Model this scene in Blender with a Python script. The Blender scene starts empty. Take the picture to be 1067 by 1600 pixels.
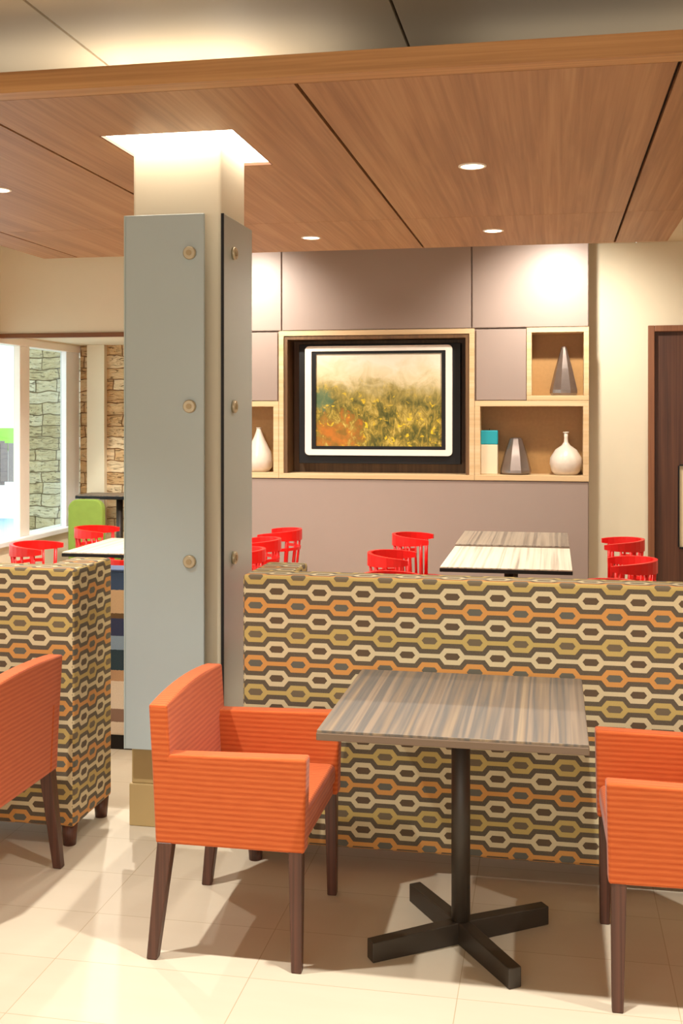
import bpy, bmesh, math, random
from mathutils import Vector, Matrix
random.seed(4)
C = bpy.context.scene.collection
PI = math.pi

# ------------------------------------------------------------------ materials
def lin(c):
    return tuple(((v/255)/12.92 if v/255 <= .04045 else ((v/255+.055)/1.055)**2.4) for v in c) + (1,)

class Nodes:
    def __init__(s, name):
        s.m = bpy.data.materials.new(name); s.m.use_nodes = True
        s.t = s.m.node_tree; s.b = s.t.nodes['Principled BSDF']; s.out = s.t.nodes['Material Output']
    def n(s, typ, **kw):
        x = s.t.nodes.new(typ)
        for k, v in kw.items(): setattr(x, k, v)
        return x
    def put(s, sock, v):
        if isinstance(v, bpy.types.NodeSocket): s.t.links.new(v, sock)
        else: sock.default_value = v
    def math(s, op, a, b=0.0, c=0.0):
        x = s.n('ShaderNodeMath', operation=op)
        s.put(x.inputs[0], a); s.put(x.inputs[1], b); s.put(x.inputs[2], c)
        return x.outputs[0]
    def mix(s, f, a, b):
        x = s.n('ShaderNodeMix', data_type='RGBA')
        s.put(x.inputs[0], f); s.put(x.inputs[6], a); s.put(x.inputs[7], b)
        return x.outputs[2]
    def uv(s, scale=(1, 1, 1), loc=(0, 0, 0)):
        tc = s.n('ShaderNodeTexCoord'); mp = s.n('ShaderNodeMapping')
        s.t.links.new(tc.outputs['UV'], mp.inputs[0])
        mp.inputs['Scale'].default_value = scale; mp.inputs['Location'].default_value = loc
        return mp.outputs[0]
    def noise(s, vec, scale=5, detail=3, rough=.5, dist=0.0):
        x = s.n('ShaderNodeTexNoise'); s.put(x.inputs['Vector'], vec)
        x.inputs['Scale'].default_value = scale; x.inputs['Detail'].default_value = detail
        x.inputs['Roughness'].default_value = rough; x.inputs['Distortion'].default_value = dist
        return x.outputs['Fac']
    def ramp(s, f, stops, interp='LINEAR'):
        x = s.n('ShaderNodeValToRGB'); s.put(x.inputs[0], f)
        x.color_ramp.interpolation = interp
        e = x.color_ramp.elements
        while len(e) < len(stops): e.new(.5)
        for i, (p, c) in enumerate(stops): e[i].position = p; e[i].color = c
        return x.outputs[0]
    def xyz(s, vec):
        x = s.n('ShaderNodeSeparateXYZ'); s.put(x.inputs[0], vec); return x.outputs
    def bump(s, h, strength=.3, dist=.002):
        x = s.n('ShaderNodeBump'); s.put(x.inputs['Height'], h)
        x.inputs['Strength'].default_value = strength; x.inputs['Distance'].default_value = dist
        s.t.links.new(x.outputs[0], s.b.inputs['Normal'])
    def fin(s, col=None, rough=.5, spec=None, metal=0, sheen=0):
        if col is not None: s.put(s.b.inputs['Base Color'], col)
        s.put(s.b.inputs['Roughness'], rough); s.b.inputs['Metallic'].default_value = metal
        if spec is not None: s.b.inputs['Specular IOR Level'].default_value = spec
        if sheen: s.b.inputs['Sheen Weight'].default_value = sheen
        return s.m

def plain(name, c, rough=.5, spec=None, metal=0, var=.06, vscale=6):
    k = Nodes(name); base = lin(c)
    lo = tuple(v*(1-var) for v in base[:3])+(1,); hi = tuple(min(1, v*(1+var)) for v in base[:3])+(1,)
    return k.fin(k.mix(k.noise(k.uv(), vscale, 3), lo, hi), rough, spec, metal)

def emit(name, c, strength):
    k = Nodes(name); k.b.inputs['Base Color'].default_value = (.8, .8, .8, 1)
    k.b.inputs['Emission Color'].default_value = lin(c); k.b.inputs['Emission Strength'].default_value = strength
    return k.m

def wood(name, c0, c1, c2, along='v', fine=60, rough=.45, band=9):
    k = Nodes(name)
    sc = (fine, .8, 1) if along == 'v' else (.8, fine, 1)
    sb = (band, .35, 1) if along == 'v' else (.35, band, 1)
    n1 = k.noise(k.uv(sc), 1, 5, .6, .6); n2 = k.noise(k.uv(sb), 1, 3, .5, .9)
    f = k.math('ADD', k.math('MULTIPLY', n1, .55), k.math('MULTIPLY', n2, .45))
    col = k.ramp(f, [(.36, lin(c0)), (.5, lin(c1)), (.64, lin(c2))])
    k.bump(n1, .12, .001)
    return k.fin(col, rough)

def laminate(name, cols, rough=.35):
    k = Nodes(name)
    n1 = k.noise(k.uv((18, .12, 1)), 1, 2, .5, 0); n2 = k.noise(k.uv((7, .08, 1)), 1, 2, .5, 0)
    n3 = k.noise(k.uv((70, 1.5, 1)), 1, 2)
    f = k.math('ADD', k.math('ADD', k.math('MULTIPLY', n1, .6), k.math('MULTIPLY', n2, .3)), k.math('MULTIPLY', n3, .1))
    return k.fin(k.ramp(f, [(.37+.26*i/(len(cols)-1), lin(c)) for i, c in enumerate(cols)]), rough, .22)

def ogee(name):
    # chain-link hexagon weave: two interleaved sets of linked hexagons
    k = Nodes(name); P = .161; V = .1066
    u, v, _ = k.xyz(k.uv())
    def cell(x, per, ph):
        return k.math('MULTIPLY', k.math('SUBTRACT', k.math('FRACT', k.math('ADD', k.math('DIVIDE', k.math('SUBTRACT', x, ph), per), 40.5)), .5), per)
    def chain(ph, pv):
        a = k.math('ABSOLUTE', cell(u, P, ph)); b = k.math('ABSOLUTE', cell(v, V, pv))
        e = k.math('MAXIMUM', k.math('SUBTRACT', b, .0207), k.math('ADD', k.math('MULTIPLY', k.math('SUBTRACT', a, .0395), .78), k.math('MULTIPLY', b, .62)))
        ring = k.math('LESS_THAN', k.math('ABSOLUTE', e), .0086)
        link = k.math('MULTIPLY', k.math('LESS_THAN', b, .0076), k.math('GREATER_THAN', a, .041))
        inner = k.math('LESS_THAN', e, -.0082)
        return k.math('MAXIMUM', ring, link), inner
    c1, i1 = chain(P/2, .053); c2, i2 = chain(0, 0)
    alt = k.math('LESS_THAN', k.math('FRACT', k.math('ADD', k.math('DIVIDE', v, V*2), 20.25)), .5)
    base = k.mix(k.noise(k.uv((260, 260, 1)), 1, 2), lin((66, 60, 52)), lin((112, 102, 86)))
    base = k.mix(i2, base, k.mix(alt, lin((112, 100, 80)), lin((98, 100, 92))))
    base = k.mix(i1, base, lin((92, 76, 60)))
    col = k.mix(c1, base, lin((222, 208, 168)))
    accent = k.mix(alt, lin((200, 176, 106)), lin((218, 156, 84)))
    col = k.mix(c2, col, accent)
    weave = k.noise(k.uv((300, 500, 1)), 1, 2)
    col = k.mix(k.math('MULTIPLY', weave, .35), col, lin((120, 104, 80)))
    k.bump(k.math('ADD', weave, k.math('MAXIMUM', c1, c2)), .3, .0015)
    return k.fin(col, .85, .2, sheen=.1)

def rib(name, c0, c1):
    k = Nodes(name)
    u, v, _ = k.xyz(k.uv())
    wob = k.math('MULTIPLY', k.noise(k.uv((3, 3, 1)), 1, 2), .004)
    w = k.math('ADD', k.math('MULTIPLY', k.math('SINE', k.math('MULTIPLY', k.math('ADD', v, wob), 2*PI/.0165)), .5), .5)
    n = k.noise(k.uv((14, 190, 1)), 1, 4, .65)
    f = k.math('ADD', k.math('MULTIPLY', w, .36), k.math('MULTIPLY', n, .64))
    k.bump(f, .22, .002)
    return k.fin(k.ramp(f, [(.2, lin(c0)), (.75, lin(c1))]), .8, .2, sheen=.15)

def stone(name, c0, c1, c2, mortar):
    k = Nodes(name)
    d = k.n('ShaderNodeVectorMath', operation='ADD')
    nz = k.n('ShaderNodeTexNoise'); k.put(nz.inputs['Vector'], k.uv()); nz.inputs['Scale'].default_value = 5
    sc = k.n('ShaderNodeVectorMath', operation='SCALE'); k.put(sc.inputs[0], nz.outputs['Color']); sc.inputs['Scale'].default_value = .07
    k.put(d.inputs[0], k.uv()); k.put(d.inputs[1], sc.outputs[0])
    b = k.n('ShaderNodeTexBrick'); k.put(b.inputs['Vector'], d.outputs[0])
    b.inputs['Scale'].default_value = 1; b.inputs['Brick Width'].default_value = .44; b.inputs['Row Height'].default_value = .105
    b.inputs['Mortar Size'].default_value = .005; b.inputs['Mortar Smooth'].default_value = .6; b.squash = .45; b.squash_frequency = 3; b.offset = .37
    b.inputs['Color1'].default_value = (0, 0, 0, 1); b.inputs['Color2'].default_value = (1, 1, 1, 1); b.inputs['Mortar'].default_value = (.5, .5, .5, 1)
    n = k.noise(k.uv((9, 24, 1)), 1, 6, .72, 1.2)
    f = k.math('ADD', k.math('MULTIPLY', b.outputs['Color'], .4), k.math('MULTIPLY', n, .6))
    col = k.ramp(f, [(.2, lin(c0)), (.45, lin(c1)), (.75, lin(c2))])
    col = k.mix(b.outputs['Fac'], col, lin(mortar))
    pit = k.ramp(k.noise(k.uv((11, 40, 1), (3, 7, 0)), 1, 4, .6, 1.5), [(.58, (0, 0, 0, 1)), (.7, (1, 1, 1, 1))])
    col = k.mix(k.math('MULTIPLY', pit, .7), col, lin(mortar))
    k.bump(k.math('SUBTRACT', n, k.math('MULTIPLY', k.math('ADD', b.outputs['Fac'], pit), 1.2)), .9, .03)
    return k.fin(col, .85, .2)

def tiles(name):
    k = Nodes(name)
    b = k.n('ShaderNodeTexBrick'); b.offset = 0.0
    k.put(b.inputs['Vector'], k.uv((1, 1, 1), (1.485+6.1, -3.125+6.2, 0)))
    b.inputs['Scale'].default_value = 1; b.inputs['Brick Width'].default_value = .61; b.inputs['Row Height'].default_value = .31
    b.inputs['Mortar Size'].default_value = .0016; b.inputs['Mortar Smooth'].default_value = .3
    b.inputs['Color1'].default_value = lin((199, 188, 167)); b.inputs['Color2'].default_value = lin((205, 194, 174)); b.inputs['Mortar'].default_value = lin((172, 156, 128))
    n = k.noise(k.uv((2, 9, 1)), 1, 5, .6)
    col = k.mix(k.math('MULTIPLY', n, .35), b.outputs['Color'], lin((176, 161, 134)))
    k.bump(k.math('SUBTRACT', 1.0, b.outputs['Fac']), .1, .001)
    return k.fin(col, .5, .3)

def stripes(name, bands, total):
    k = Nodes(name); u, v, _ = k.xyz(k.uv())
    f = k.math('DIVIDE', v, total)
    f = k.math('ADD', f, k.math('MULTIPLY', k.math('SUBTRACT', k.noise(k.uv((90, 20, 1)), 1, 2), .5), .006))
    col = k.ramp(f, [(p/total, lin(c)) for p, c in bands], 'CONSTANT')
    n = k.noise(k.uv((160, 160, 1)), 1, 2)
    k.bump(n, .3, .002)
    return k.fin(k.mix(k.math('MULTIPLY', n, .25), col, lin((120, 110, 100))), .85, .2)

def meadow(name):
    # loose field of grasses and flowers fading into pale haze at the top; uv runs 0..1
    k = Nodes(name); u, v, _ = k.xyz(k.uv())
    big = k.noise(k.uv((6, 5, 1), (2, 1, 0)), 1, 4, .6, .8)
    st = k.noise(k.uv((20, 7, 1)), 1, 5, .7, 1.4)
    hv = k.math('ADD', k.math('ADD', v, k.math('MULTIPLY', u, .08)), k.math('MULTIPLY', k.math('SUBTRACT', big, .5), .5))
    top = k.ramp(hv, [(.0, lin((74, 72, 30))), (.35, lin((112, 104, 44))), (.6, lin((170, 152, 88))), (.82, lin((216, 202, 166))), (1, lin((230, 220, 200)))])
    blades = k.ramp(k.math('ADD', k.math('MULTIPLY', st, .65), k.math('MULTIPLY', big, .35)), [(.36, lin((48, 58, 26))), (.46, lin((96, 92, 38))), (.54, lin((150, 128, 50))), (.62, lin((206, 180, 92)))])
    fade = k.ramp(k.math('ADD', hv, k.math('MULTIPLY', st, .2)), [(.5, (1, 1, 1, 1)), (.88, (0, 0, 0, 1))])
    col = k.mix(k.math('MULTIPLY', fade, .85), top, blades)
    fl = k.noise(k.uv((17, 15, 1), (5, 3, 0)), 1, 2, .5, .8)
    flm = k.ramp(fl, [(.62, (0, 0, 0, 1)), (.68, (1, 1, 1, 1))])
    col = k.mix(k.math('MULTIPLY', k.math('MULTIPLY', flm, fade), .9), col, lin((226, 190, 40)))
    def blob(cx, cy, rx, ry, c, base, s=.9):
        dx = k.math('DIVIDE', k.math('SUBTRACT', u, cx), rx); dy = k.math('DIVIDE', k.math('SUBTRACT', v, cy), ry)
        r = k.math('ADD', k.math('ADD', k.math('MULTIPLY', dx, dx), k.math('MULTIPLY', dy, dy)), k.math('MULTIPLY', k.math('SUBTRACT', k.math('ADD', st, big), 1.0), 3.5))
        f = k.ramp(r, [(.3, (1, 1, 1, 1)), (1.0, (0, 0, 0, 1))])
        return k.mix(k.math('MULTIPLY', f, s), base, c)
    col = blob(.03, .5, .1, .14, lin((84, 112, 84)), col, .7)
    oc = k.mix(k.ramp(k.noise(k.uv((10, 10, 1)), 1, 4), [(.4, (0, 0, 0, 1)), (.6, (1, 1, 1, 1))]), lin((184, 108, 36)), lin((134, 98, 36)))
    col = blob(.18, .1, .22, .26, oc, col)
    return k.fin(col, .5, .3)

def glass(name, tint):
    k = Nodes(name)
    tr = k.n('ShaderNodeBsdfTransparent'); tr.inputs[0].default_value = tint
    gl = k.n('ShaderNodeBsdfGlossy'); gl.inputs['Roughness'].default_value = .02
    mx = k.n('ShaderNodeMixShader'); mx.inputs[0].default_value = .07
    k.t.links.new(tr.outputs[0], mx.inputs[1]); k.t.links.new(gl.outputs[0], mx.inputs[2]); k.t.links.new(mx.outputs[0], k.out.inputs[0])
    return k.m

M = dict(
    beige=plain('beige_paint', (222, 212, 188), .7, .3, var=.02),
    ceil=plain('ceiling_paint', (214, 196, 168), .55, .35, var=.02),
    dark=plain('dark_gap', (38, 26, 18), .8, .2),
    tile=tiles('floor_tile'),
    canopy=wood('canopy_wood', (142, 98, 60), (162, 117, 76), (177, 134, 92), 'v', 42, .5, 7),
    canopy_edge=wood('canopy_edge_wood', (150, 104, 60), (172, 124, 74), (190, 142, 90), 'u', 60, .5, 12),
    lam=laminate('walnut_laminate', [(84, 79, 75), (114, 101, 88), (138, 121, 103), (98, 94, 89), (126, 110, 93), (150, 131, 106), (108, 101, 93)], .52),
    lam_lit=laminate('brightly_lit_laminate', [(150, 142, 130), (206, 196, 178), (222, 212, 194), (176, 166, 150), (230, 220, 204)]),  # paler copy of driftwood laminate: strong light on the nearer tops put into colour
    lam_edge=plain('laminate_edge', (112, 92, 74), .45),
    lam_far=laminate('driftwood_laminate', [(92, 86, 80), (140, 128, 114), (168, 154, 136), (120, 110, 100), (190, 172, 150)]),
    bronze=plain('dark_bronze', (52, 44, 36), .45, .5, var=.1),
    orange=rib('orange_ribbed_fabric', (172, 72, 26), (200, 102, 50)),
    leg=wood('dark_leg_wood', (58, 32, 24), (80, 48, 36), (98, 60, 46), 'v', 90, .4, 20),
    ogee=ogee('hexagon_chain_fabric'),
    cpanel=plain('grey_blue_panel', (172, 186, 188), .3, .5, var=.02),
    cpanel_edge=plain('panel_edge', (176, 192, 190), .3),
    disc=plain('brushed_standoff', (190, 178, 150), .35, metal=.5),
    disc_cap=plain('standoff_cap', (168, 150, 116), .4, metal=.4),
    base=plain('tan_base_tile', (176, 152, 104), .55),
    cream=plain('white_lacquer', (240, 234, 222), .6, .3, var=.01),
    mauve=plain('mauve_panel', (148, 131, 122), .42, .4, var=.02),
    nframe=wood('maple_frame', (188, 156, 114), (202, 172, 130), (212, 184, 146), 'u', 40, .5),
    nback=plain('gold_back', (164, 124, 74), .45, .4, var=.12, vscale=40),
    tvbrown=wood('niche_walnut', (82, 56, 30), (102, 72, 42), (120, 86, 52), 'v', 50, .5),
    black=plain('black_lacquer', (20, 20, 22), .5, .3),
    white=plain('white_satin', (236, 226, 214), .4),
    picture=meadow('meadow_print'),
    vdark=plain('pewter_glaze', (138, 126, 120), .26, .6, metal=.75, var=.25, vscale=18),
    pearl=plain('pearl_glaze', (212, 200, 186), .3, .6, var=.12, vscale=24),
    ivory=plain('ivory_wax', (222, 206, 176), .6), teal=plain('teal_glaze', (18, 150, 164), .5),
    red=plain('red_paint', (214, 12, 10), .35, .5, var=.03),
    green=plain('green_fabric', (130, 156, 70), .8, .2, var=.12, vscale=14),
    stone=stone('tan_ledgestone', (206, 158, 104), (230, 196, 148), (246, 224, 186), (150, 104, 64)),
    stone_out=stone('grey_ledgestone', (150, 134, 96), (184, 172, 138), (204, 198, 176), (104, 90, 62)),
    door=wood('espresso_door', (56, 32, 22), (78, 46, 32), (94, 58, 40), 'v', 50, .5),
    doorframe=wood('door_frame_wood', (108, 66, 40), (126, 80, 52), (140, 92, 62), 'v', 50, .5),
    trimwood=wood('header_wood', (92, 52, 24), (112, 66, 32), (128, 80, 42), 'u', 50, .5),
    alu=plain('pale_aluminium', (232, 234, 236), .45, metal=.1), mull=plain('cream_mullion', (236, 230, 220), .5),
    glass=glass('clear_pane', (.90, .96, .93, 1)), lite=plain('frosted_lite', (222, 206, 170), .25),
    grass=plain('lawn_grass', (112, 196, 20), .9, var=.3), deck=plain('white_deck', (236, 238, 240), .7),
    fence=plain('grey_fence', (120, 112, 116), .7), pool=plain('pool_water', (120, 190, 226), .1),
    bulb=emit('downlight_glow', (255, 226, 190), 14), cove=emit('cove_glow', (255, 242, 222), 11),
    stripe=stripes('striped_upholstery', [(0, (238, 228, 214)), (.135, (150, 124, 112)), (.2, (246, 240, 230)), (.335, (204, 172, 142)), (.39, (34, 72, 96)), (.49, (146, 182, 224)), (.56, (48, 68, 118)), (.645, (116, 96, 70)), (.67, (226, 204, 172)), (.785, (58, 92, 142)), (.87, (138, 180, 220))], .92),
)

# ------------------------------------------------------------------ mesh helpers
class MB:
    """collects shapes into one mesh object; uv = box projection in metres"""
    def __init__(s, uvoff=(0, 0)): s.bm = bmesh.new(); s.off = uvoff; s.smooth = set(); s.fit = None
    def box(s, x0, x1, y0, y1, z0, z1, bev=0.0, seg=2):
        r = bmesh.ops.create_cube(s.bm, size=1.0)
        vs = r['verts']
        for v in vs: v.co = Vector((x0+(v.co.x+.5)*(x1-x0), y0+(v.co.y+.5)*(y1-y0), z0+(v.co.z+.5)*(z1-z0)))
        if bev: s._bev(vs, bev, seg)
        return s
    def _bev(s, vs, bev, seg):
        es = {e for v in vs for e in v.link_edges}
        bmesh.ops.bevel(s.bm, geom=list(es), offset=bev, segments=seg, profile=.5, affect='EDGES', clamp_overlap=True)
    def prism(s, pts, axis, a0, a1, bev=0.0, seg=2):
        """pts polygon in the two other axes, extruded along axis"""
        def p3(p, a):
            return {'x': (a, p[0], p[1]), 'y': (p[0], a, p[1]), 'z': (p[0], p[1], a)}[axis]
        A = [s.bm.verts.new(p3(p, a0)) for p in pts]; B = [s.bm.verts.new(p3(p, a1)) for p in pts]
        n = len(pts); fs = [s.bm.faces.new(A), s.bm.faces.new(B[::-1])]
        for i in range(n): fs.append(s.bm.faces.new((A[i], B[i], B[(i+1) % n], A[(i+1) % n])))
        bmesh.ops.recalc_face_normals(s.bm, faces=fs)
        if bev: s._bev(A+B, bev, seg)
        return s
    def frustum(s, base, b0, top, t0, seg=4, rot=PI/4, ell=1.0):
        """tapered post between two centres; b0/t0 are half widths (seg 4) or radii"""
        k = 1/math.cos(PI/4) if seg == 4 else 1
        A = []; B = []
        for i in range(seg):
            a = rot+2*PI*i/seg
            A.append(s.bm.verts.new((base[0]+b0*k*math.cos(a), base[1]+b0*k*math.sin(a), base[2])))
            B.append(s.bm.verts.new((top[0]+t0*k*math.cos(a), top[1]+t0*k*math.sin(a), top[2])))
        fs = [s.bm.faces.new(A), s.bm.faces.new(B)]
        for i in range(seg):
            f = s.bm.faces.new((A[i], A[(i+1) % seg], B[(i+1) % seg], B[i])); fs.append(f)
            if seg > 8: f.smooth = True
        bmesh.ops.recalc_face_normals(s.bm, faces=fs)
        if seg == 4: s._bev(A+B, min(b0, t0)*.18, 1)
        return s
    def lathe(s, prof, seg=32, smooth=True, c=(0, 0, 0), axis='z', close=True):
        def P(r, h, a):
            x, y = r*math.cos(a), r*math.sin(a)
            return {'z': (c[0]+x, c[1]+y, c[2]+h), 'y': (c[0]+x, c[1]+h, c[2]+y), 'x': (c[0]+h, c[1]+x, c[2]+y)}[axis]
        rings = [[s.bm.verts.new(P(r, h, 2*PI*i/seg)) for i in range(seg)] for r, h in prof]
        fs = []
        for a, b in zip(rings, rings[1:]):
            for i in range(seg):
                f = s.bm.faces.new((a[i], a[(i+1) % seg], b[(i+1) % seg], b[i])); f.smooth = smooth; fs.append(f)
        if close: fs += [s.bm.faces.new(rings[0]), s.bm.faces.new(rings[-1])]
        bmesh.ops.recalc_face_normals(s.bm, faces=fs)
        return s
    def sweep(s, path, w, h, closed=False):
        """rectangular section w (across) x h(i) (vertical) along a horizontal path; w,h may be lists"""
        n = len(path); R = []
        for i, p in enumerate(path):
            a = path[max(i-1, 0)]; b = path[min(i+1, n-1)]
            t = Vector((b[0]-a[0], b[1]-a[1], 0)).normalized(); q = Vector((-t.y, t.x, 0))
            ww = (w[i] if isinstance(w, list) else w)/2; hh = (h[i] if isinstance(h, list) else h)/2
            p = Vector(p)
            R.append([s.bm.verts.new(p+q*sx*ww+Vector((0, 0, sz*hh))) for sx, sz in ((-1, -1), (1, -1), (1, 1), (-1, 1))])
        fs = [s.bm.faces.new(R[0]), s.bm.faces.new(R[-1])]
        for a, b in zip(R, R[1:]):
            for i in range(4): fs.append(s.bm.faces.new((a[i], a[(i+1) % 4], b[(i+1) % 4], b[i])))
        bmesh.ops.recalc_face_normals(s.bm, faces=fs)
        return s
    def tube(s, a, b, r0, r1=None, seg=8):
        r1 = r0 if r1 is None else r1
        a, b = Vector(a), Vector(b); d = (b-a).normalized()
        x = d.orthogonal().normalized(); y = d.cross(x)
        A = [s.bm.verts.new(a+(x*math.cos(2*PI*i/seg)+y*math.sin(2*PI*i/seg))*r0) for i in range(seg)]
        B = [s.bm.verts.new(b+(x*math.cos(2*PI*i/seg)+y*math.sin(2*PI*i/seg))*r1) for i in range(seg)]
        fs = [s.bm.faces.new(A), s.bm.faces.new(B)]
        for i in range(seg):
            f = s.bm.faces.new((A[i], A[(i+1) % seg], B[(i+1) % seg], B[i])); f.smooth = True; fs.append(f)
        bmesh.ops.recalc_face_normals(s.bm, faces=fs)
        return s
    def build(s, name, mat, parent=None, loc=None):
        uv = s.bm.loops.layers.uv.new('UVMap')
        s.bm.normal_update()
        for f in s.bm.faces:
            n = f.normal; ax = max(range(3), key=lambda i: abs(n[i]))
            for l in f.loops:
                c = l.vert.co
                if s.fit:
                    x0, x1, z0, z1 = s.fit; l[uv].uv = ((c.x-x0)/(x1-x0), (c.z-z0)/(z1-z0)); continue
                u, v = ((c.y, c.z), (c.x, c.z), (c.x, c.y))[ax]
                l[uv].uv = (u-s.off[0], v-s.off[1])
        me = bpy.data.meshes.new(name); s.bm.to_mesh(me); s.bm.free()
        me.materials.append(mat if not isinstance(mat, str) else M[mat])
        o = bpy.data.objects.new(name, me); C.objects.link(o)
        if parent: o.parent = parent
        if loc: o.location = loc
        return o

def tag(o, label, cat, group=None, kind=None):
    o['label'] = label; o['category'] = cat
    if group: o['group'] = group
    if kind: o['kind'] = kind
    return o
def thing(name, label, cat, loc=(0, 0, 0), rot=0.0, group=None, kind=None):
    o = bpy.data.objects.new(name, None); C.objects.link(o); o.empty_display_size = .1
    o.location = loc; o.rotation_euler = (0, 0, rot)
    return tag(o, label, cat, group, kind)
def struct(o, label=None, cat=None):
    o['kind'] = 'structure'
    if label: o['label'] = label
    if cat: o['category'] = cat
    return o
def dup(o, parent=None):
    c = o.copy(); C.objects.link(c)
    if parent: c.parent = parent
    for ch in list(o.children): dup(ch, c)
    return c
def copy_thing(root, loc, rot, label, group=None):
    r = dup(root); r.location = loc; r.rotation_euler = (0, 0, rot); r['label'] = label
    if group: r['group'] = group
    return r

# ------------------------------------------------------------------ the room
ZC = 3.06                       # ceiling height
XL, XR, YB, YF = -4.2, 3.4, 9.35, -2.6
YW = 9.0                        # face of the panelled display wall
struct(MB().box(XL-.1, XR, YF, YB+.1, -.1, 0).build('floor', 'tile'), 'cream rectangular floor tiles of the dining room', 'floor')
m = MB()
xs = [XL-.1] + [-.54+1.22*k for k in range(-2, 4)] + [XR]
for a, b in zip(xs, xs[1:]): m.box(a+.006, b-.006, YF, YB+.1, ZC, ZC+.03)
ceil_o = struct(m.build('ceiling', 'ceil'), 'beige smooth ceiling with dark joints above the wooden canopy', 'ceiling')
MB().box(XL-.1, XR, YF, YB+.1, ZC+.03, ZC+.08).build('joint_backing', 'dark', ceil_o)

# back wall: beige, with the stone-clad stretch at its window end and the doorway at its other end
DX0, DX1, DZ = .77, 1.75, 2.375
m = MB().box(-3.17, DX0, YB, YB+.12, 0, ZC).box(DX1, XR, YB, YB+.12, 0, ZC).box(DX0, DX1, YB, YB+.12, DZ, ZC)
struct(m.build('wall_back', 'beige'), 'beige painted back wall around the dark door', 'wall')
struct(MB().box(XL, -3.17, YB, YB+.3, 0, ZC).build('wall_back_stone', 'stone'), 'tan stacked ledgestone wall beside the window', 'wall')
struct(MB().box(-4.11, -3.945, YB-.06, YB, 0, ZC).build('trim_1', 'beige'), 'beige vertical pilaster between two strips of stone', 'trim')
m = MB().box(-3.17, DX0-.02, YB-.014, YB, 0, .1, .003)
struct(m.build('baseboard_back', 'beige'), 'beige baseboard along the back wall', 'baseboard')
struct(MB().box(XR, XR+.1, YF, YB, 0, ZC).build('wall_right', 'beige'), 'beige side wall beyond the door', 'wall')
struct(MB().box(XL-.1, XR, YF-.1, YF, 0, ZC).build('wall_front', 'beige'), 'beige wall behind the viewer', 'wall')
# bulkhead over the window corner
bk = struct(MB().box(XL, -3.17, 7.88, YB, 2.27, ZC).build('wall_bulkhead', 'beige'), 'beige bulkhead dropped over the window corner', 'wall')
struct(MB().box(XL, -3.17, 7.865, 7.92, 2.237, 2.27, .003).build('trim_2', 'trimwood'), 'dark wood strip under the beige bulkhead', 'trim')

# door
d = thing('door_1', 'dark espresso wood door with a pale glazed lite', 'door', ((DX0+DX1)/2, YB, 0), kind='structure')
w = (DX1-DX0)/2
MB().box(-w, -w+.05, -.03, .10, 0, DZ, .004).box(w-.05, w, -.03, .10, 0, DZ, .004).box(-w+.05, w-.05, -.03, .10, DZ-.05, DZ, .004).build('door_frame', 'doorframe', d)
m = MB()
lx0, lx1, lz0, lz1 = 1.022-(DX0+DX1)/2, .30, .56, 1.226
m.box(-w+.05, lx0, .03, .075, .005, DZ-.05).box(lx1, w-.05, .03, .075, .005, DZ-.05).box(lx0, lx1, .03, .075, .005, lz0).box(lx0, lx1, .03, .075, lz1, DZ-.05)
leaf = m.build('door_leaf', 'door', d)
MB().box(lx0, lx1, .045, .06, lz0, lz1).build('glass_lite', 'lite', leaf)
MB().box(lx0-.012, lx0, .018, .03, lz0, lz1, .002).box(lx0, lx1, .018, .03, lz1, lz1+.012, .002).box(lx0, lx1, .018, .03, lz0-.012, lz0, .002).build('lite_bead', 'black', leaf)

# window wall
m = MB().box(XL-.14, XL, YF, 5.2, 0, ZC).box(XL-.14, XL, 5.2, YB, 0, .62).box(XL-.14, XL, 5.2, YB, 2.26, ZC)
struct(m.build('wall_left', 'beige'), 'beige wall below and above the window', 'wall')
wn = thing('window_1', 'tall storefront window with pale mullions facing the garden', 'window', (XL, 0, 0), kind='structure')
for a, b in ((9.08, 9.35), (8.22, 8.385), (7.2, 7.36), (6.2, 6.36), (5.2, 5.36)):
    MB().box(-.068, -.01, a, b, .66, 2.2, .004).build('mullion', 'alu' if a > 9 else 'mull', wn)
MB().box(-.13, .0, 5.2, YB, 2.2, 2.26, .004).build('window_head', 'mull', wn)
MB().box(-.16, .05, 5.2, YB, .62, .66, .006).build('window_sill', 'alu', wn)
for a, b in ((8.385, 9.08), (7.36, 8.22), (6.36, 7.2), (5.36, 6.2)):
    MB().box(-.066, -.058, a, b, .66, 2.2).build('window_pane', 'glass', wn)

# outdoors seen through the window
struct(MB().box(-90, XL-.16, -10, 120, -.16, -.06).build('ground_terrace', 'deck'), 'white sunlit terrace paving outside', 'ground')
tag(MB().box(-70, -24, 40, 110, -.06, .02).build('lawn', 'grass'), 'bright green lawn beyond the grey fence', 'lawn', kind='stuff')
tag(MB().box(-16, -5.6, 10.5, 16.3, -.06, -.03).build('pool', 'pool'), 'pale blue strip of pool water on the white terrace', 'pool', kind='stuff')
fn = thing('garden_fence', 'grey board fence outside across the white terrace', 'fence', (-16, 24.2, -.06))
m = MB()
for i in range(60): m.box(-5.9+i*.2, -5.72+i*.2, 0, .03, .08, 1.0)
m.build('board_panel', 'fence', fn)
for i in range(9): MB().box(-5.95+i*1.5, -5.85+i*1.5, .03, .13, 0, 1.05, .01).build('fence_post', 'fence', fn)
struct(MB().box(-4.77, XL-.145, YB+.05, YB+.55, -.1, 3.2).build('wall_outside', 'stone_out'), 'grey ledgestone pier outside the glass', 'wall')

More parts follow.
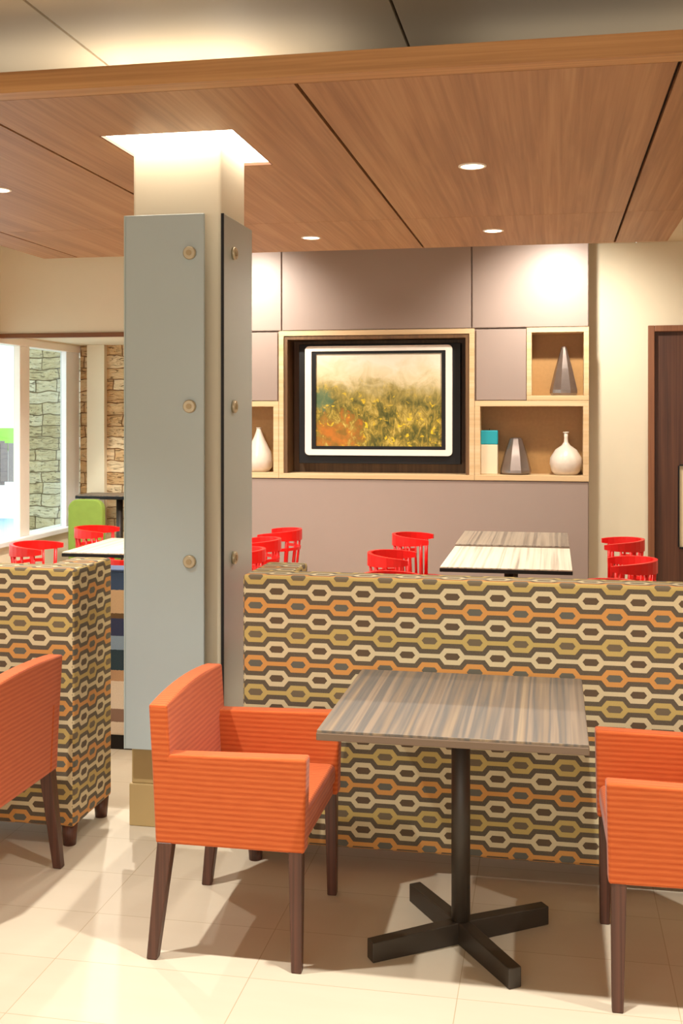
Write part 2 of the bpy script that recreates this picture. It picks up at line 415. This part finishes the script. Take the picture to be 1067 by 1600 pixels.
# ------------------------------------------------------------------ column, its panels and cove light
CX0, CX1, CY0, CY1 = -1.66, -1.29, 4.2, 4.54
col = struct(MB().box(CX0, CX1, CY0, CY1, 0, ZC, .012, 3).build('column', 'beige'), 'square beige column clad with grey panels', 'column')
MB().box(CX0-.012, CX1+.012, CY0-.012, CY1+.012, 0, .17, .004).build('base_tile', 'base', col)
MB().box(CX0-.004, CX1+.004, CY0-.004, CY1+.004, .17, .34, .004).build('base_course', 'base', col)

def standoff(parent, x, y, z, axis):
    s = -1 if axis == 'y' else 1
    g = MB().lathe([(.026, 0), (.026, s*.010), (.022, s*.015)], 24, True, (x, y, z), axis).build('standoff', 'disc', parent)
    MB().lathe([(.011, s*.0152), (.011, s*.018)], 20, True, (x, y, z), axis).build('standoff_cap', 'disc_cap', g)
    b = MB().lathe([(.012, 0), (.012, -s*(.078 if axis == 'y' else .028))], 16, True, (x, y, z), axis).build('standoff_barrel', 'disc', g)
PZ0, PZ1 = .33, 2.44
pf = thing('column_panel', 'wide grey-blue panel on the near face of the column with three round standoffs', 'panel', (0, 0, 0))
MB().box(-1.661, -1.336, 4.12, 4.135, PZ0, PZ1, .002, 1).build('sheet', 'cpanel', pf)
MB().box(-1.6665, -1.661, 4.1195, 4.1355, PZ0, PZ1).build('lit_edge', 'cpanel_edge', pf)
for z in (2.285, 1.685, 1.078): standoff(pf, -1.393, 4.12, z, 'y')
pr = thing('column_panel', 'narrow-looking grey panel on the side of the column facing the booth', 'panel', (0, 0, 0))
MB().box(-1.272, -1.261, 4.142, 4.55, PZ0, PZ1, .002, 1).build('sheet', 'cpanel', pr)
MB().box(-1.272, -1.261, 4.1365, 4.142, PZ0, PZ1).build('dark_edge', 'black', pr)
for z in (2.30, 1.685, 1.078): standoff(pr, -1.261, 4.265, z, 'x')

# ------------------------------------------------------------------ wooden canopy
KX0, KX1, KY0, KY1, KZ = -3.53, .715, 3.47, 7.25, 2.75
RX0, RX1, RY0, RY1 = -1.757, -1.205, 4.082, 4.70
cn = thing('ceiling_canopy', 'suspended wood-veneer canopy of grooved panels over the booths', 'canopy', (0, 0, KZ))
gx = [KX0, -3.27, -2.05, -.835, .39, KX1]
for i, (a, b) in enumerate(zip(gx, gx[1:])):
    a += .007; b -= .007
    for y0, y1 in ((3.555, 6.148), (6.152, KY1-.014)):
        m = MB((i*.7, y0*.3))
        if a < RX0 < b and y0 < 4:
            m.box(a, RX0, y0, y1, 0, .02).box(RX1, b, y0, y1, 0, .02).box(RX0, RX1, y0, RY0, 0, .02).box(RX0, RX1, RY1, y1, 0, .02)
        else: m.box(a, b, y0, y1, 0, .02)
        m.build('canopy_panel', 'canopy', cn)
MB().box(KX0, KX1, KY0, 3.553, 0, .072, .002).build('front_fascia', 'canopy_edge', cn)
MB().box(KX0, KX1, KY1-.014, KY1, 0, .072).build('rear_fascia', 'canopy_edge', cn)
for a, b in ((KX0-.001, KX0+.006), (KX1-.006, KX1+.001)): MB().box(a, b, 3.553, KY1-.014, 0, .072).build('side_fascia', 'canopy_edge', cn)
m = MB()
for x0, x1, y0, y1 in ((KX0+.01, RX0, 3.553, KY1-.014), (RX1, KX1-.01, 3.553, KY1-.014), (RX0, RX1, 3.553, RY0), (RX0, RX1, RY1, KY1-.014)): m.box(x0, x1, y0, y1, .02, .07)
m.build('backing_board', 'dark', cn)

cv = thing('cove_light', 'white glowing square cove light where the column meets the canopy', 'light', ((RX0+RX1)/2, (RY0+RY1)/2, KZ))
hx, hy = (RX1-RX0)/2-.003, (RY1-RY0)/2-.003
ccx, ccy = (RX0+RX1)/2, (RY0+RY1)/2
m = MB()
ax0, ax1, ay0, ay1 = CX0-ccx-.004, CX1-ccx+.004, CY0-ccy-.004, CY1-ccy+.004
m.box(-hx, ax0, -hy, hy, .014, .02).box(ax1, hx, -hy, hy, .014, .02).box(ax0, ax1, -hy, ay0, .014, .02).box(ax0, ax1, ay1, hy, .014, .02)
m.build('diffuser', 'cove', cv)
m = MB().box(-hx-.002, -hx+.004, -hy, hy, .001, .014).box(hx-.004, hx+.002, -hy, hy, .001, .014).box(-hx, hx, -hy-.002, -hy+.004, .001, .014).box(-hx, hx, hy-.004, hy+.002, .001, .014)
m.build('frame', 'trimwood', cv)

dl = thing('recessed_downlight', 'small round downlight in the wide canopy panel nearest the viewer', 'light', (-.347, 4.88, KZ), 0, 'canopy downlights')
MB().lathe([(.062, .002), (.062, -.004), (.052, -.006), (.05, .002)], 32, True).build('trim_ring', 'white', dl)
MB().lathe([(.05, -.001), (.05, -.003)], 32, True).build('lens', 'bulb', dl)
for p, lab in (((-.347, 6.632, KZ), 'small round downlight near the rear edge of the canopy, closer to the door'),
               ((-1.473, 6.685, KZ), 'small round downlight near the rear edge of the canopy beside the column'),
               ((-2.655, 4.962, KZ), 'small round downlight over the window side of the canopy, cut by the picture edge')):
    copy_thing(dl, p, 0, lab, 'canopy downlights')

# ------------------------------------------------------------------ display wall
dw = thing('display_wall', 'tall mauve panelled display wall with maple-framed niches', 'display wall', (0, YW, 0))
X0, X1, X2, X3, X4 = -3.168, -2.237, -.645, -.182, .286
Z0, Z1, Z2 = 1.137, 1.737, 2.342
D = YB-YW-.004; g = .006
def panel(x0, x1, z0, z1): MB().box(x0+g, x1-g, 0, .018, z0+g, z1-g, .002, 1).build('panel', 'mauve', dw)
for a, b in ((X0, X1), (X1, X2), (X2, X4)):
    panel(a, b, Z2+.004, ZC); panel(a, b, 0.0, Z0-.025) if False else None
panel(X0, X4, 0.1, Z0-.026)
panel(X2+.03, X3-.02, Z1+.02, Z2); panel(-2.70, X1-.03, Z1+.02, Z2)
# core boxes behind the panels, leaving the niches hollow
m = MB()
for x0, x1, z0, z1 in ((X0, X4, Z2+.004, ZC), (X0, X4, .0, Z0-.026), (X2+.02, X3-.02, Z1+.01, Z2), (-2.70, X1-.02, Z1+.01, Z2)): m.box(x0+.001, x1-.001, .0185, D, z0, z1)
m.build('carcass', 'mauve', dw)
MB().box(X0+.002, X4-.002, .02, D, 0, .1).build('plinth', 'dark', dw)
def niche(x0, x1, z0, z1, t=.042, dep=.26, back='nback'):
    f = MB().box(x0, x1, -.012, dep, z1-t, z1, .002, 1).box(x0, x1, -.012, dep, z0, z0+t, .002, 1).box(x0, x0+t, -.012, dep, z0+t, z1-t, .002, 1).box(x1-t, x1, -.012, dep, z0+t, z1-t, .002, 1).build('niche_frame', 'nframe', dw)
    MB().box(x0+t*.5, x1-t*.5, dep-.012, dep-.001, z0+t*.5, z1-t*.5).build('niche_back', back, f)
    return f
niche(X1-.022, X2+.022, Z0-.026, Z2+.004, .042, .26, 'tvbrown')
niche(X2+.024, X4, Z0-.026, Z1+.02, .045)
niche(X3-.022, X4, Z1-.022+.044, Z2+.004, .04)
niche(X0, X1-.024, Z0-.026, Z1+.02, .045)
niche(X0, X0+.468, Z1+.022, Z2+.004, .04)
MB().box(X1+.022, X1+.05, .0, .245, Z0+.018, Z2-.04).box(X2-.05, X2-.022, .0, .245, Z0+.018, Z2-.04).box(X1+.05, X2-.05, .0, .245, Z2-.068, Z2-.04).build('niche_lining', 'tvbrown', dw)

pc = thing('framed_picture', 'framed meadow picture in a white border hung in the wide niche', 'picture', (0, YW+.10, 0))
px0, px1, pz0, pz1 = -2.116, -.745, 1.232, 2.24
MB().box(px0, px1, .02, .135, pz0, pz1, .004).build('mount_board', 'black', pc)
ox0, ox1, oz0, oz1 = -2.056, -.812, 1.303, 2.222
ix0, ix1, iz0, iz1 = -2.0, -.866, 1.352, 2.178
m = MB()
def rrect(x0, x1, z0, z1, r, n=5):
    P = []
    for cx, cz, a0 in ((x1-r, z1-r, 0), (x0+r, z1-r, PI/2), (x0+r, z0+r, PI), (x1-r, z0+r, 1.5*PI)):
        for i in range(n+1): a = a0+PI/2*i/n; P.append((cx+r*math.cos(a), cz+r*math.sin(a)))
    return P
o_, i_ = rrect(ox0, ox1, oz0, oz1, .035), rrect(ix0, ix1, iz0, iz1, .006)
def ringmesh(m, A, B, y0, y1):
    V = [[m.bm.verts.new((p[0], y, p[1])) for p in L] for L in (A, B) for y in (y0, y1)]
    n = len(A); a0, a1, b0, b1 = V; fs = []
    for i in range(n):
        j = (i+1) % n
        for q in ((a0[i], a0[j], b0[j], b0[i]), (a1[i], a1[j], b1[j], b1[i]), (a0[i], a0[j], a1[j], a1[i]), (b0[i], b0[j], b1[j], b1[i])): fs.append(m.bm.faces.new(q))
    bmesh.ops.recalc_face_normals(m.bm, faces=fs)
ringmesh(m, o_, i_, -.012, .0198)
fr = m.build('white_border', 'white', pc)
m = MB(); ringmesh(m, rrect(ix0+.0005, ix1-.0005, iz0+.0005, iz1-.0005, .004), rrect(-1.965, -.9, 1.38, 2.155, .002), -.004, .0198); m.build('inner_slip', 'black', fr)
m = MB(); m.fit = (-1.968, -.897, 1.377, 2.158); m.box(-1.966, -.899, .008, .0198, 1.379, 2.156); m.build('print', 'picture', pc)

# ornaments
ZS = Z0-.026+.045; ZQ = Z1+.022+.04; ZN = Z0-.026+.042
def facet_vase(name, label, loc, r0, r1, h, seg, rot):
    o = thing(name, label, 'vase', loc, rot)
    MB().lathe([(r0*.88, 0), (r0, h*.05), (r0*1.0, h*.12), ((r0+r1)*.53, h*.55), (r1, h*.97), (r1*.72, h)], seg, seg > 12).build('body', 'vdark', o)
    return o
facet_vase('cone_vase', 'tall dark pointed cone vase in the small square niche', (.092, 9.14, ZQ), .113, .022, .40, 9, .3)
facet_vase('faceted_vase', 'squat dark faceted vase beside the teal topped candle', (-.295, 9.13, ZS), .128, .052, .30, 9, .2)
def bottle(label, loc, prof):
    o = thing('bottle_vase', label, 'vase', loc)
    MB().lathe(prof, 36).build('body', 'pearl', o)
    r, h = prof[-1]
    MB().lathe([(r+.003, h-.006), (r+.005, h-.001), (r+.003, h+.004)], 24).build('lip', 'pearl', o)
    return o
bottle('white pearly bottle vase with a thin neck, near the door end of the lower niche', (.108, 9.13, ZS), [(.09, 0), (.115, .03), (.131, .09), (.126, .14), (.085, .205), (.035, .24), (.018, .265), (.015, .30), (.019, .345)])
bottle('white teardrop vase half hidden behind the column', (-2.47, 9.13, ZS), [(.085, 0), (.115, .04), (.122, .10), (.105, .17), (.07, .24), (.04, .30), (.022, .35), (.018, .375)])
cd = thing('pillar_candle', 'slim ivory pillar candle with a teal top at the end of the lower niche', 'candle', (-.508, 9.12, ZS))
MB().box(-.068, .068, -.05, .05, 0, .245, .006).build('body', 'ivory', cd)
MB().box(-.069, .069, -.051, .051, .245, .36, .006).build('teal_top', 'teal', cd)
MB().tube((0, 0, .36), (0, 0, .375), .003).build('wick', 'black', cd)

# ------------------------------------------------------------------ booth benches seen from behind
def bench(label, x0, x1, off, wing):
    o = thing('booth_bench', label, 'bench', (0, 0, 0), group=None)
    T = 1.062; B = .078; Y0, Y1, YW2 = 3.93, 4.065, 4.30
    MB(off).box(x0, x1, Y0, Y1, B, T, .012, 3).build('backrest', 'ogee', o)
    a, b = (x0, x0+.165) if wing == 'l' else (x1-.165, x1)
    MB(off).box(a+.001, b-.001, Y1-.012, YW2, B+.001, T-.001, .012, 3).build('end_wing', 'ogee', o)
    c, e = (b, x1-.02) if wing == 'l' else (x0+.02, a)
    MB(off).box(c, e, Y1-.004, YW2-.01, .30, .45, .02, 3).build('seat', 'orange', o)
    MB().box(c, e, Y1-.003, YW2-.03, B+.02, .30).build('seat_base', 'leg', o)
    lx = [a+.05, b-.0] if wing == 'l' else [a, b-.04]
    for x in ((x0+.04, x1-.032)):
        for y in (Y0+.034, YW2-.036):
            MB().frustum((x, y, 0), .024, (x, y, B+.002), .031, 20).build('leg', 'leg', o)
    return o
bench('long hexagon-patterned booth bench back behind the table', -1.125, 2.3, (-1.076, .95-.2132*4), 'l')
bench('hexagon-patterned booth bench end on the window side of the column', -4.0, -1.792, (-2.014, .957-.2132*4), 'r')
sb = thing('striped_bench', 'blue and cream striped bench glimpsed between booth and column', 'bench', (-2.3, 5.12, 0))
MB().box(-.10, .38, 0, .14, .07, .88, .012, 3).build('backrest', 'stripe', sb)
MB().box(-.102, .382, -.003, .143, .872, .888, .006).build('top_piping', plain('navy_piping', (50, 72, 110), .8), sb)
MB().box(-.09, .36, .01, .5, 0, .072).build('plinth', 'black', sb)
MB().box(-.10, .38, .141, .52, .072, .44, .02, 3).build('seat', 'stripe', sb)

# ------------------------------------------------------------------ orange armchairs
def armchair(label, loc, rot, group):
    o = thing('armchair', label, 'armchair', loc, rot, group)
    for s in (-1, 1):
        y0, y1 = (-.285, -.228) if s < 0 else (.228, .285)
        MB().prism([(-.2155, .355), (.247, .355), (.253, .62), (.253, .636), (-.160, .626), (-.2285, .626)], 'y', y0, y1, .009, 3).build('armrest', 'orange', o)
    n = 10
    top = [(-.2854+.5708*i/n, .774+.016*(1-(2*i/n-1)**2)) for i in range(n+1)]
    b = MB(); b.prism([(-.2275, .356), (-.2275, .600), (-.2854, .600)] + top + [(.2854, .600), (.2275, .600), (.2275, .356)], 'x', -.216, -.157, .007, 2)
    for v in b.bm.verts:
        k = max(0, (v.co.z-.40)/.38); v.co.x -= .022*k; v.co.x -= .004*k*(1-(v.co.y/.285)**2)
    b.build('backrest', 'orange', o)
    c = MB().box(-.16, .243, -.229, .229, .395, .465, .022, 4)
    for v in c.bm.verts:
        if v.co.z > .44: v.co.z += .012*(1-(v.co.y/.23)**2)
    c.build('seat', 'orange', o)
    MB().box(-.158, .232, -.228, .228, .355, .40, .006).build('seat_rail', 'orange', o)
    for s in (-1, 1):
        MB().frustum((.222, s*.268, 0), .0155, (.219, s*.262, .36), .021).build('leg', 'leg', o)
        MB().frustum((-.228, s*.268, 0), .0165, (-.186, s*.262, .36), .0235).build('leg', 'leg', o)
    return o
AC = 'orange armchairs'
ch = armchair('orange armchair seen from its side between the column and the table', (-.967, 3.456, 0), 0, AC)
copy_thing(ch, (.394, 3.419, 0), PI+.02, 'orange armchair cut off by the frame, facing the table from the door side', AC)
copy_thing(ch, (-1.999, 3.487, 0), PI, 'orange armchair seen from behind in front of the bench end', AC)

# ------------------------------------------------------------------ tables
def table(name, label, x0, x1, y0, y1, h, top_mat, group=None, rot=.64, arm=.32, edge='lam_edge', t=.03):
    cx, cy = (x0+x1)/2, (y0+y1)/2
    o = thing(name, label, 'table', (cx, cy, 0), 0, group)
    w, d = (x1-x0)/2, (y1-y0)/2
    tp = MB((random.random()*9, 0)).box(-w+.002, w-.002, -d+.002, d-.002, h-.008, h, .001, 1).build('tabletop', top_mat, o)
    MB().box(-w, w, -d, d, h-t, h-.0075, .003).build('edge_band', edge, tp)
    MB().lathe([(.0295, .03), (.0295, h-t-.004)], 24).build('post', 'bronze', o)
    MB().box(-.13, .13, -.13, .13, h-t-.008, h-t+.0005, .002).build('mounting_plate', 'bronze', o)
    for k in range(4):
        a = rot+k*PI/2
        b = MB().prism([(.0, .0), (arm, .0), (arm, .060), (.0, .068)], 'y', -.021, .021, .003, 2)
        b.bm.transform(Matrix.Rotation(a, 4, 'Z')); b.build('base_arm', 'bronze', o)
    return o
table('cafe_table', 'square wood-grain cafe table on a dark cross base in front of the booth', -.666, .1, 3.087, 3.855, .75, 'lam', None, .60, .315)
CT = 'cafe tables by the display wall'
table('cafe_table', 'pale wood-grain table behind the booth, nearer of the two by the display wall', -.655, .116, 6.5, 7.54, .75, 'lam_lit', CT, edge='black')
table('cafe_table', 'wood-grain table directly under the display wall, farther of the two', -.665, .116, 7.66, 8.52, .75, 'lam_far', CT, edge='lam_edge')
table('cafe_table', 'pale table between red chairs on the window side of the column', -3.15, -2.38, 6.72, 7.55, .75, 'lam_lit', edge='black')
table('high_table', 'raised dark wood-grain table on a black post before the stone wall', -4.06, -3.38, 8.93, 9.27, .947, 'lam', edge='black', rot=.78, arm=.2)

# ------------------------------------------------------------------ red spindle chairs
def red_chair(label, loc, rot, group):
    o = thing('spindle_chair', label, 'chair', loc, rot, group)
    st = MB().lathe([(.15, .425), (.205, .43), (.215, .445), (.20, .455), (.05, .447)], 32)
    st.build('seat', 'red', o)
    def arc(z, n=18, a0=-1.85, a1=1.85, rx=.215, ry=.215):
        return [(-.0-rx*math.cos(a0+(a1-a0)*i/n), ry*math.sin(a0+(a1-a0)*i/n), z) for i in range(n+1)]
    n = 18
    hs = [.03+.05*max(0, math.cos((i/n-.5)*PI))**.7 for i in range(n+1)]
    MB().sweep(arc(.735, n), .024, hs).build('top_rail', 'red', o)
    MB().sweep(arc(.635, n, -1.2, 1.2, .208, .208), .018, .022).build('lower_rail', 'red', o)
    for i in range(9):
        a = -1.6+3.2*i/8
        MB().tube((-.185*math.cos(a), .185*math.sin(a), .45), (-.215*math.cos(a), .215*math.sin(a), .722), .010 if i not in (0, 8, 2, 6) else .014, .008 if i not in (0, 8, 2, 6) else .012).build('spindle', 'red', o)
    for sx in (-1, 1):
        for sy in (-1, 1):
            MB().tube((sx*.13, sy*.13, .432), (sx*.185, sy*.19, 0), .017, .012, 12).build('leg', 'red', o)
    return o
RC = 'red spindle chairs'
rc = red_chair('red spindle chair at the nearer display-wall table, on its column side', (-.93, 6.93, 0), 0, RC)
for x, y, r, lab in ((-.93, 8.02, .02, 'red spindle chair at the farther display-wall table, on its column side'),
                  (.40, 6.90, PI, 'red spindle chair at the nearer display-wall table, overlapping the dark door'),
                  (.41, 7.98, PI, 'red spindle chair at the farther display-wall table, on its door side'),
                  (-.80, 5.97, 0, 'red spindle chair barely showing over the booth back, on the column side'),
                  (.22, 5.92, PI, 'red spindle chair barely showing over the booth back, on the door side'),
                  (-2.06, 6.92, PI, 'red spindle chair just beyond the column, lowest of that cluster'),
                  (-2.10, 7.50, PI, 'red spindle chair beyond the column, middle of that cluster'),
                  (-2.10, 8.16, PI, 'red spindle chair beyond the column, farthest and fully clear of it'),
                  (-3.40, 6.98, .1, 'red spindle chair by the window, nearest to the patterned bench top'),
                  (-3.42, 8.05, .1, 'red spindle chair under the green chair, before the raised table'),
                  (-2.50, 6.45, PI/2, 'red spindle chair showing as a red sliver above the striped bench')):
    copy_thing(rc, (x, y, 0), r, lab, RC)

gc = thing('lounge_chair', 'green upholstered chair with a rounded back in front of the raised table', 'chair', (-3.755, 8.69, 0))
m = MB(); m.prism(rrect(-.15, .15, .40, .95, .08, 6), 'y', -.24, -.17, .015, 3); m.build('backrest', 'green', gc)
MB().box(-.15, .15, -.17, .18, .36, .46, .03, 3).build('seat', 'green', gc)
for sx in (-1, 1):
    for y in (-.2, .14): MB().frustum((sx*.13, y, 0), .012, (sx*.12, y, .42 if y < 0 else .37), .017).build('leg', 'leg', gc)

# ------------------------------------------------------------------ lights
def light(kind, name, loc, energy, col=(1, .84, .66), rot=(0, 0, 0), **kw):
    l = bpy.data.lights.new(name, kind); l.energy = energy; l.color = col
    for k, v in kw.items(): setattr(l, k, v)
    o = bpy.data.objects.new(name, l); C.objects.link(o); o.location = loc; o.rotation_euler = rot
    return o
W = (1, .92, .80)
for x, y, e in ((-.347, 4.88, 40), (-.346, 6.632, 120), (-1.473, 6.685, 110), (-2.655, 4.962, 120), (-2.655, 6.68, 330)):
    light('SPOT', 'canopy_lamp', (x, y, 2.735), e, W, spot_size=2.5, spot_blend=.6, shadow_soft_size=.03)
# wall washers in the ceiling behind the canopy
for x, e in ((.05, 190), (-2.6, 190)):
    light('SPOT', 'wall_washer', (x, 8.12, 3.0), e, W, rot=(math.radians(44), 0, 0), spot_size=2.0, spot_blend=1, shadow_soft_size=.05)
for x in (1.6, -1.2):
    light('SPOT', 'ceiling_lamp', (x, 8.0, 3.03), 90, W, spot_size=2.2, spot_blend=.9, shadow_soft_size=.06)
# uplights on top of the canopy, the stronger one near the column
light('AREA', 'canopy_uplight', (.3, 4.2, 2.85), .8, W, rot=(PI, 0, 0), shape='RECTANGLE', size=1.2, size_y=.4)  # weak extra uplight, added to lift the dark ceiling on this side
light('AREA', 'canopy_uplight', (-1.6, 4.1, 2.85), 2.4, W, rot=(PI, 0, 0), shape='RECTANGLE', size=1.6, size_y=.5)
# row of ceiling downlights over the aisle in front of the canopy
for x, e in ((-1.88, 370), (-.1, 370), (1.7, 370)):
    light('SPOT', 'aisle_lamp', (x, 2.70, 3.03), e, (1, .955, .88), spot_size=math.radians(90), spot_blend=1, shadow_soft_size=.035)
# added soft fill behind the viewer for upright faces; no window there
light('AREA', 'front_fill', (-.4, -2.3, 1.7), 100, (1, .95, .88), rot=(PI/2, 0, 0), shape='RECTANGLE', size=5.5, size_y=2.2)

wd = bpy.data.worlds.new('World'); bpy.context.scene.world = wd; wd.use_nodes = True
bg = wd.node_tree.nodes['Background']; bg.inputs[0].default_value = (.93, .97, 1, 1); bg.inputs[1].default_value = 2.6

# ------------------------------------------------------------------ camera and view
cd_ = bpy.data.cameras.new('camera'); cam = bpy.data.objects.new('camera', cd_); C.objects.link(cam)
cam.location = (0, 0, 1.66); cam.rotation_euler = (PI/2, 0, math.atan((863-533.5)/1720))
cd_.sensor_fit = 'HORIZONTAL'; cd_.sensor_width = 36; cd_.lens = 1720*36/1067; cd_.shift_y = -155/1067; cd_.clip_end = 300
S = bpy.context.scene; S.camera = cam
S.view_settings.view_transform = 'Standard'; S.view_settings.look = 'None'; S.view_settings.gamma = 1; S.view_settings.exposure = 0.06
S.view_settings.use_curve_mapping = False
S.cycles.use_denoising = True; S.cycles.max_bounces = 10; S.cycles.diffuse_bounces = 6; S.cycles.sample_clamp_indirect = 6
